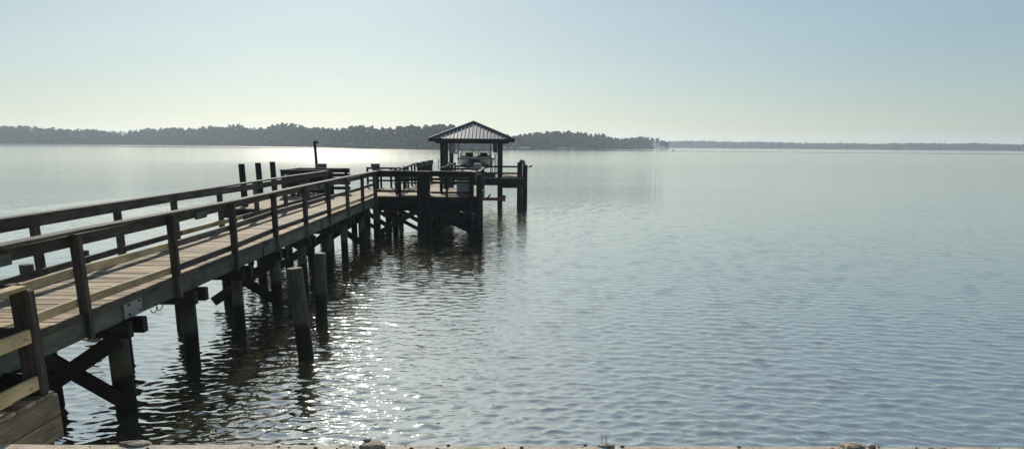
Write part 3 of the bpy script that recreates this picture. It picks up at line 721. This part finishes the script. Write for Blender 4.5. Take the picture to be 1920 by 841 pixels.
# ------------------------------------------------------------------ motor boat on the lift, bow to the camera
def motor_boat():
    bx, by, keel = -2.02, 47.0, 1.72
    e = empty('motor_boat', (bx, by + 3, keel), 'white and dark blue open motorboat hanging on the lift under the boathouse roof', 'boat')
    # stations: y, half beam gunwale, gunwale z, chine half beam, chine z, keel z
    st = [(0.0, .05, .86, .02, .80, .74), (.35, .52, .88, .22, .52, .36), (.9, .86, .88, .52, .36, .16), (1.7, 1.09, .87, .82, .30, .05),
          (2.8, 1.18, .85, .98, .28, 0), (4.2, 1.19, .84, 1.02, .28, 0), (5.6, 1.15, .84, 1.0, .28, 0)]
    def loft(cols):
        vs, fs = [], []; n = len(cols[0])
        for c in cols: vs += c
        for i in range(len(cols) - 1):
            for k in range(n - 1): fs.append([i * n + k, (i + 1) * n + k, (i + 1) * n + k + 1, i * n + k + 1])
        return vs, fs
    up_, lo_ = [], []
    for (y, g, gz, c, cz, kz) in st:
        mz = (gz + cz) / 2 + .06; mh = (g + c) / 2 + .05
        up_.append([(bx - g, by + y, keel + gz), (bx - mh, by + y, keel + mz)])
        lo_.append([(bx - mh, by + y, keel + mz), (bx - c, by + y, keel + cz), (bx, by + y, keel + kz), (bx + c, by + y, keel + cz), (bx + mh, by + y, keel + mz)])
    b = MB()
    vs, fs = loft(up_); b.poly(vs, fs, True); vs, fs = loft([[(2 * bx - p[0], p[1], p[2]) for p in c][::-1] for c in up_]); b.poly(vs, fs, True)
    y = st[-1]; b.poly([(bx - y[1], by + y[0], keel + y[2]), (bx + y[1], by + y[0], keel + y[2]), (bx + y[3], by + y[0], keel + y[4]), (bx, by + y[0], keel), (bx - y[3], by + y[0], keel + y[4])], [[0, 1, 2, 3, 4]])
    hull = b.build('hull', M_HULL, e); hull.modifiers.new('s', 'SOLIDIFY').thickness = .03
    b = MB(); vs, fs = loft(lo_); b.poly(vs, fs, True); h2 = b.build('hull_bottom', M_NAVY, e); h2.modifiers.new('s', 'SOLIDIFY').thickness = .03
    # deck ring: gunwale strip and foredeck
    b = MB(); oc = []
    for (y, g, gz, c, cz, kz) in st: oc.append([(bx - g, by + y, keel + gz + .01), (bx - max(g - .24, .01), by + y, keel + gz + .06)])
    vs, fs = loft(oc); b.poly(vs, fs, True); vs, fs = loft([[(2 * bx - p[0], p[1], p[2]) for p in c][::-1] for c in oc]); b.poly(vs, fs, True)
    b.poly([(bx, by, keel + .88), (bx - .30, by + .35, keel + .94), (bx - .64, by + .9, keel + .95), (bx + .64, by + .9, keel + .95), (bx + .30, by + .35, keel + .94)], [[0, 4, 3, 2, 1]])
    d_ = b.build('deck', M_HULL, e); d_.modifiers.new('s', 'SOLIDIFY').thickness = .03
    b = MB()
    for (y, g, gz, c, cz, kz), (y2, g2, gz2, *_ ) in zip(st[:-1], st[1:]):
        for s_ in (-1, 1): b.beam((bx + s_ * (g + .02), by + y, keel + gz - .03), (bx + s_ * (g2 + .02), by + y2, keel + gz2 - .03), .05, .06)
    b.build('rub_rail', M_DKMETAL, e)
    # cockpit floor + seats
    B('cockpit_floor', M_VINYL, e, (bx - .9, bx + .9, by + 1.0, by + 5.5, keel + .42, keel + .45))
    for sx in (-.45, .5):
        B('seat', M_VINYL, e, (bx + sx - .25, bx + sx + .25, by + 2.8, by + 3.4, keel + .45, keel + .85), (bx + sx - .25, bx + sx + .25, by + 3.32, by + 3.45, keel + .85, keel + 1.2), bevel=.04)
    B('engine_cover', M_VINYL, e, (bx - .6, bx + .6, by + 4.7, by + 5.4, keel + .45, keel + .95), bevel=.05)
    B('dashboard', M_VINYL, e, (bx + .12, bx + .95, by + 2.1, by + 2.5, keel + .8, keel + 1.04), (bx - .95, bx - .2, by + 2.1, by + 2.5, keel + .8, keel + 1.02), bevel=.04)
    # windscreen: raked, walk-through with three panes
    zt, zb = keel + 1.36, keel + .93
    base = [(-1.0, 2.6), (-.92, 2.05), (-.22, 1.78), (.22, 1.78), (.92, 2.05), (1.0, 2.6)]
    topp = [(-.93, 2.85), (-.84, 2.4), (-.2, 2.15), (.2, 2.15), (.84, 2.4), (.93, 2.85)]
    for i in range(5):
        g_ = MB().poly([(bx + base[i][0], by + base[i][1], zb), (bx + base[i + 1][0], by + base[i + 1][1], zb), (bx + topp[i + 1][0], by + topp[i + 1][1], zt), (bx + topp[i][0], by + topp[i][1], zt)], [[0, 1, 2, 3]]).build('windscreen_pane', M_GLASS, e)
        g_.modifiers.new('s', 'SOLIDIFY').thickness = .008
    b = MB()
    b.tube([(bx + p[0], by + p[1], zt) for p in topp], .022, 6); b.tube([(bx + p[0], by + p[1], zb) for p in base], .022, 6)
    for p, q_ in zip(base, topp): b.tube([(bx + p[0], by + p[1], zb), (bx + q_[0], by + q_[1], zt)], .02, 6)
    b.build('windscreen_frame', M_DKMETAL, e)
    st_ = [(bx + .5 + .17 * math.cos(t), by + 2.62 + .05 * math.sin(t), keel + 1.0 + .16 * math.sin(t)) for t in np.linspace(0, 2 * math.pi, 17)]
    MB().tube(st_, .018, 6, caps=False).build('steering_wheel', M_VINYL, e)
    b = MB()
    for s_ in (-1, 1): b.tube([(bx + s_ * .2, by + .25, keel + .95), (bx + s_ * .4, by + .5, keel + 1.02), (bx + s_ * .72, by + 1.2, keel + 1.02), (bx + s_ * .8, by + 1.5, keel + .95)], .015, 6)
    b.build('bow_rail', M_STEEL, e)
motor_boat()

# ------------------------------------------------------------------ rocks, grass at the seawall
def rock(x, y, z, sx, sy, sz, label, seed):
    g = random.Random(seed); bm_v = []; n, mrows = 14, 8; fs = []
    for i in range(mrows + 1):
        ph = math.pi * i / mrows
        for k in range(n):
            th = 2 * math.pi * k / n; f = 1 + g.uniform(-.13, .13) + .12 * math.sin(3 * th + seed)
            bm_v.append((x + sx * f * math.sin(ph) * math.cos(th), y + sy * f * math.sin(ph) * math.sin(th), z + sz * (1 + g.uniform(-.06, .06)) * math.copysign(abs(math.cos(ph)) ** .6, math.cos(ph))))
    for i in range(mrows):
        for k in range(n): fs.append([i * n + k, (i + 1) * n + k, (i + 1) * n + (k + 1) % n, i * n + (k + 1) % n])
    o = MB().poly(bm_v, fs).build('rock', M_ROCK); return tag(o, label, 'rock', 'rocks along the seawall')
q = atY(699, 832, 5.80); rock(q.x, q.y, 1.015, .105, .08, .034, 'flat brown rock on the seawall edge below the sun glitter, with a darker knob', 3)
q = atY(689, 826, 5.83); rock(q.x, q.y, 1.05, .03, .025, .014, 'small dark stone sitting on the flat brown rock on the seawall', 5)
q = atY(1597, 832, 5.84); rock(q.x, q.y, 1.012, .10, .07, .030, 'flat grey brown rock on the seawall toward the right', 8)
q = atY(1634, 833, 5.83); rock(q.x, q.y, 1.02, .035, .03, .018, 'small pale stone beside the flat rock on the seawall at right', 9)
q = atY(1138, 836, 5.84); rock(q.x, q.y, 1.005, .07, .03, .016, 'thin dark piece of stone on the seawall near the middle', 11)
q = atY(255, 834, 5.84); rock(q.x, q.y, 1.005, .13, .05, .02, 'low sandy lump of stone on the seawall near the landing', 12)
deb = MB()
for k in range(34):
    x = rnd.uniform(-4.3, 4.6); y = 5.82 + rnd.uniform(-.06, .03) + x * .006; r_ = rnd.uniform(.004, .012)
    deb.beam((x - r_, y, 1.0 + r_ * .4), (x + r_ * 1.5, y + r_, 1.0 + r_ * .4), r_ * 1.4, r_)
tag(deb.build('leaf_litter', W_DARK), kind='stuff')
def tuft(px, n, hgt, label):
    q = atY(px, 838, 5.86); e = MB()
    for k in range(n):
        x = q.x + rnd.uniform(-.04, .04); dx = rnd.uniform(-.03, .03); h_ = hgt * rnd.uniform(.5, 1)
        e.poly([(x - .0012, q.y, .97), (x + .0012, q.y, .97), (x + dx * .5 + .001, q.y + .01, .97 + h_ * .6), (x + dx, q.y + .02, .97 + h_), (x + dx * .5 - .001, q.y + .01, .97 + h_ * .6)], [[0, 1, 2, 3, 4]])
    o = e.build('grass_tuft', M_GRASSB); return tag(o, label, 'grass', 'grass tufts on the seawall')
tuft(1134, 9, .20, 'thin grass stalks standing above the seawall near the middle')
tuft(1257, 7, .08, 'short grass tuft on the seawall right of the middle')
tuft(1915, 10, .09, 'short grass tuft on the seawall at the right frame edge')

# ------------------------------------------------------------------ far shores
M_LAND = plain('shore_soil', (.10, .10, .06), .95, 0, .4, .02, bump=0)
M_SAND = plain('beach_sand', (.48, .43, .34), .95, 0, .15, .05, bump=0)
shore_px = [(-420, 269, 900), (-150, 269, 860), (0, 269, 845), (300, 271.5, 845), (450, 274, 760), (600, 276, 640), (720, 279, 540), (820, 281, 460), (900, 281, 470), (950, 280, 560), (1050, 280, 640), (1130, 280, 700), (1200, 279, 850), (1256, 278.8, 960)]
sp = [(p[0], atY(p[0], 271, p[2]).x, p[2]) for p in shore_px]
def shore_at(px):
    xs_ = [s_[0] for s_ in sp]; Yd = float(np.interp(px, xs_, [s_[2] for s_ in sp])); return atY(px, 271, Yd).x, Yd
prof = [(-420, 232), (-200, 240), (-60, 233), (0, 236), (40, 235), (100, 238), (130, 241), (165, 242), (200, 244), (215, 246), (232, 252), (245, 247), (262, 242), (300, 239), (340, 238), (400, 237), (435, 234), (452, 231), (468, 239), (500, 236), (530, 230), (552, 229), (575, 235), (600, 238), (640, 241), (655, 236), (678, 232), (705, 236), (730, 239), (760, 236), (790, 232), (830, 232), (870, 236), (900, 240), (935, 248), (960, 254), (985, 250), (1010, 248), (1050, 243), (1080, 246), (1105, 250), (1130, 250), (1142, 257), (1150, 259), (1170, 259), (1200, 254), (1215, 257)]
def land_strip(name, pts, depth, ht, material):
    """pts: (x,y) front line; a low bank rising behind the water line."""
    V = []; n = 7
    prof_ = [(-1, -.6), (0, .12), (2, .6), (depth * .15, ht * .5), (depth * .5, ht), (depth, ht), (depth + 5, -1)]
    for (x, y) in pts:
        d = Vector((x, y, 0)).normalized()
        for (dd, z) in prof_: V.append((x + d.x * dd, y + d.y * dd, z))
    i = np.arange(len(V)).reshape(-1, n)
    Q = np.stack([i[:-1, :-1], i[1:, :-1], i[1:, 1:], i[:-1, 1:]], -1).reshape(-1, 4)
    return np_mesh(name, np.array(V), Q, material, True, 'structure')
pts = []
for px in np.linspace(-420, 1256, 90):
    x, y = shore_at(px); pts.append((x, y + 2 * math.sin(px * .13)))
land_strip('far_bank', pts, 60, 1.2, M_LAND)
g = np.random.default_rng(11)
def crown_quads(cx, cy, cz0, cz1, rad, n, size, shape='pine'):
    """n leaf-clump quads spread through a crown volume."""
    t = g.random(n) ** (.75); 
    if shape == 'pine': rr = rad * (.35 + .65 * np.sin(np.pi * np.clip(t * .85 + .12, 0, 1)))
    else: rr = rad * np.sqrt(np.clip(1 - (2 * t - 1) ** 2, .05, 1))
    a = g.random(n) * 6.283; q_ = rr * np.sqrt(g.random(n))
    # lobes: pull clumps together
    lob = 5; la = g.random(lob) * 6.283; lz = g.random(lob); pick = g.integers(0, lob, n); mixf = .45
    P = np.stack([cx + q_ * np.cos(a) * (1 - mixf) + mixf * rr * .75 * np.cos(la[pick]), cy + q_ * np.sin(a) * (1 - mixf) + mixf * rr * .75 * np.sin(la[pick]),
                  cz0 + (cz1 - cz0) * (t * .65 + .35 * lz[pick])], -1)
    u = g.normal(size=(n, 3)); u /= np.linalg.norm(u, axis=1)[:, None]; w_ = g.normal(size=(n, 3)); v_ = np.cross(u, w_); v_ /= np.linalg.norm(v_, axis=1)[:, None]
    s_ = size * g.uniform(.5, 1.15, (n, 1)); u *= s_; v_ *= s_ * .75
    return np.stack([P - u - v_ * .4, P + u * .2 - v_, P + u + v_ * .5, P - u * .3 + v_], 1).reshape(-1, 3)
def trunk_quads(x, y, z0, z1, r):
    out = []
    for k in range(4):
        a0, a1 = k * math.pi / 2, (k + 1) * math.pi / 2
        out += [(x + r * math.cos(a0), y + r * math.sin(a0), z0), (x + r * math.cos(a1), y + r * math.sin(a1), z0), (x + .5 * r * math.cos(a1), y + .5 * r * math.sin(a1), z1), (x + .5 * r * math.cos(a0), y + .5 * r * math.sin(a0), z1)]
    return np.array(out)
def quads_mesh(name, arr, material, kind=None, parent=None):
    V = np.concatenate(arr); Q = np.arange(len(V)).reshape(-1, 4)
    o = np_mesh(name, V, Q, material, False, kind)
    if parent: o.parent = parent
    return o
def forest(name, px0, px1, step, material, dist_add=0, top=None, nq=210, size=1.15, rowd=(4, 14, 26, 40, 56)):
    crowns = []; trunks = []
    for r_i, rd in enumerate(rowd):
        px = px0 + g.uniform(0, step)
        while px < px1:
            x, y = shore_at(px); L_ = math.hypot(x, y); y2 = y + (rd + g.uniform(-4, 4) + dist_add) * y / L_; x2 = x + (rd + dist_add) * x / L_
            ty = float(np.interp(px, [p[0] for p in prof], [p[1] for p in prof])) if top is None else top(px)
            zt = atY(px, ty, y2).z
            if r_i == 0: zt *= g.uniform(.62, .92)
            else: zt *= g.uniform(.86, 1.03)
            zt = max(zt, 3.0)
            rad = g.uniform(.2, .34) * max(zt, 9); z0 = zt * g.uniform(.0, .12)
            crowns.append(crown_quads(x2, y2, z0, zt, rad, nq, size, 'pine' if g.random() < .3 else 'round'))
            trunks.append(trunk_quads(x2, y2, 0, zt * .8, .25))
            if r_i in (0, 2, 4):
                for _ in range(2):
                    ox, oy = g.uniform(-6, 6), g.uniform(-3, 3); hb_ = g.uniform(2.5, 6)
                    crowns.append(crown_quads(x2 + ox, y2 + oy, -.5, hb_, 4.5, 60, 1.1, 'round'))
            px += step * g.uniform(.6, 1.4)
    o = quads_mesh(name, crowns, material, 'stuff'); quads_mesh(name + '_trunks', trunks, M_BARK, 'stuff')
    return o
forest('shore_forest', -420, 925, 8.5, M_LEAF)
forest('shore_forest', 925, 1216, 7.5, M_LEAF)
forest('distant_forest', 100, 330, 9, M_LEAF, 750, lambda p: 243.5, 90, 2.0, (0, 20, 40))
# lone trees at the tip of the point and on the beach
def lone_tree(px, pyt, Yd, rad, label, c0=.35, base=.6):
    q = atY(px, pyt, Yd); e = empty('pine_tree', (q.x, q.y, base), label, 'tree', 'trees at the end of the point')
    q0 = np.array([q.x, q.y, base])
    b = MB(); b.tube([(q.x, q.y, base - .8), (q.x + .3, q.y, q.z * .5), (q.x + .1, q.y, q.z * .93)], [.38, .26, .1], 7)
    for k in range(6):
        zz = q.z * (.4 + .08 * k); a = rnd.uniform(0, 6.28); b.tube([(q.x + .25, q.y, zz), (q.x + rad * .8 * math.cos(a), q.y + rad * .8 * math.sin(a), zz + rad * .35)], [.11, .04], 5)
    b.build('trunk', M_BARK, e)
    arr = crown_quads(q.x, q.y, q.z * c0, q.z, rad, 420, .75, 'round') - q0
    o = quads_mesh('crown', [arr], M_LEAF, None, e)
for (px, pyt, Yd, rad, lab, c0) in ((1222, 257, 925, 4.2, 'pine tree at the point, leftmost of the loose group at its tip', .3), (1233, 258, 940, 4.0, 'tallest thin pine standing apart near the tip of the point, sky showing round its trunk', .5),
        (1241, 263, 948, 3.6, 'rounded tree near the tip of the point, right of the tall thin pine', .25), (1246.5, 262, 955, 3.4, 'second last tree before the tip of the point', .2), (1251, 267, 958, 2.6, 'last and lowest tree on the tip of the point', .12)):
    lone_tree(px, pyt, Yd, rad, lab, c0)
# beach strips under the trees
def beach(px0, px1, z, off):
    V = []; 
    pxs = np.linspace(px0, px1, 24)
    for i, px in enumerate(pxs):
        x, y = shore_at(px); d = Vector((x, y, 0)).normalized(); hh = z * math.sin(math.pi * min(1, max(0, (i + .4) / 24))) ** .5
        for dd, zz in ((off, .55), (off + 2.5, .6 + hh), (off + 14, .7 + hh * .9), (off + 15, .4)): V.append((x + d.x * dd, y + d.y * dd, zz))
    i = np.arange(len(V)).reshape(-1, 4); Q = np.stack([i[:-1, :-1], i[1:, :-1], i[1:, 1:], i[:-1, 1:]], -1).reshape(-1, 4)
    return np_mesh('sand_bank', np.array(V), Q, M_SAND, True, 'structure')
beach(640, 850, .1, -3.0); beach(930, 1006, 1.6, -7.0); beach(1042, 1078, 1.2, -7.0); beach(1150, 1222, .7, -6.0)
# opposite shore, far right
def far_shore():
    V = []; pts2 = []
    for px in np.linspace(1120, 2500, 60): pts2.append(tuple(atY(px, 271, 1600 - (px - 1250) * .25)[:2]))
    land_strip('opposite_bank', pts2, 200, 3, M_LAND)
    crowns = []
    for rd in (8, 40, 80):
        px = 1120
        while px < 2500:
            Yd = 1600 - (px - 1250) * .25 + rd; ty = 265.9 + .0085 * (px - 1260) + 1.0 * math.sin(px * .013) + .6 * math.sin(px * .047)
            q = atY(px, ty, Yd); zt = q.z * g.uniform(.88, 1.02)
            crowns.append(crown_quads(q.x, q.y, .5, zt, 8, 46, 3.6, 'round')); px += 4.2 * g.uniform(.7, 1.3)
    return quads_mesh('opposite_forest', crowns, M_LEAF2, 'stuff')
far_shore()
# channel marker
q = onz(1262, 284.5, 0)
cm = empty('channel_marker', (q.x, q.y, 0), 'tiny dark channel marker standing in the water off the point', 'marker')
MB().tube([(q.x, q.y, -1), (q.x, q.y, .9)], .12, 8).build('pole', M_DKMETAL, cm)
B('board', M_DKMETAL, cm, (q.x - .35, q.x + .35, q.y - .2, q.y - .13, .6, 1.3))

# ------------------------------------------------------------------ haze
def haze():
    b = MB(); b.box(-1900, 1900, -60, 2700, -2.5, 32); me = b.build('haze', None or M_LAND)
    M = bpy.data.materials.new('haze_air'); M.use_nodes = True; t = M.node_tree; t.nodes.clear()
    o = N(t, 'ShaderNodeOutputMaterial'); v = N(t, 'ShaderNodeVolumePrincipled'); v.inputs['Color'].default_value = (.72, .86, 1, 1)
    v.inputs['Density'].default_value = .00026; v.inputs['Anisotropy'].default_value = .35
    t.links.new(v.outputs[0], o.inputs['Volume']); me.data.materials[0] = M; tag(me, kind='stuff'); return me
haze()
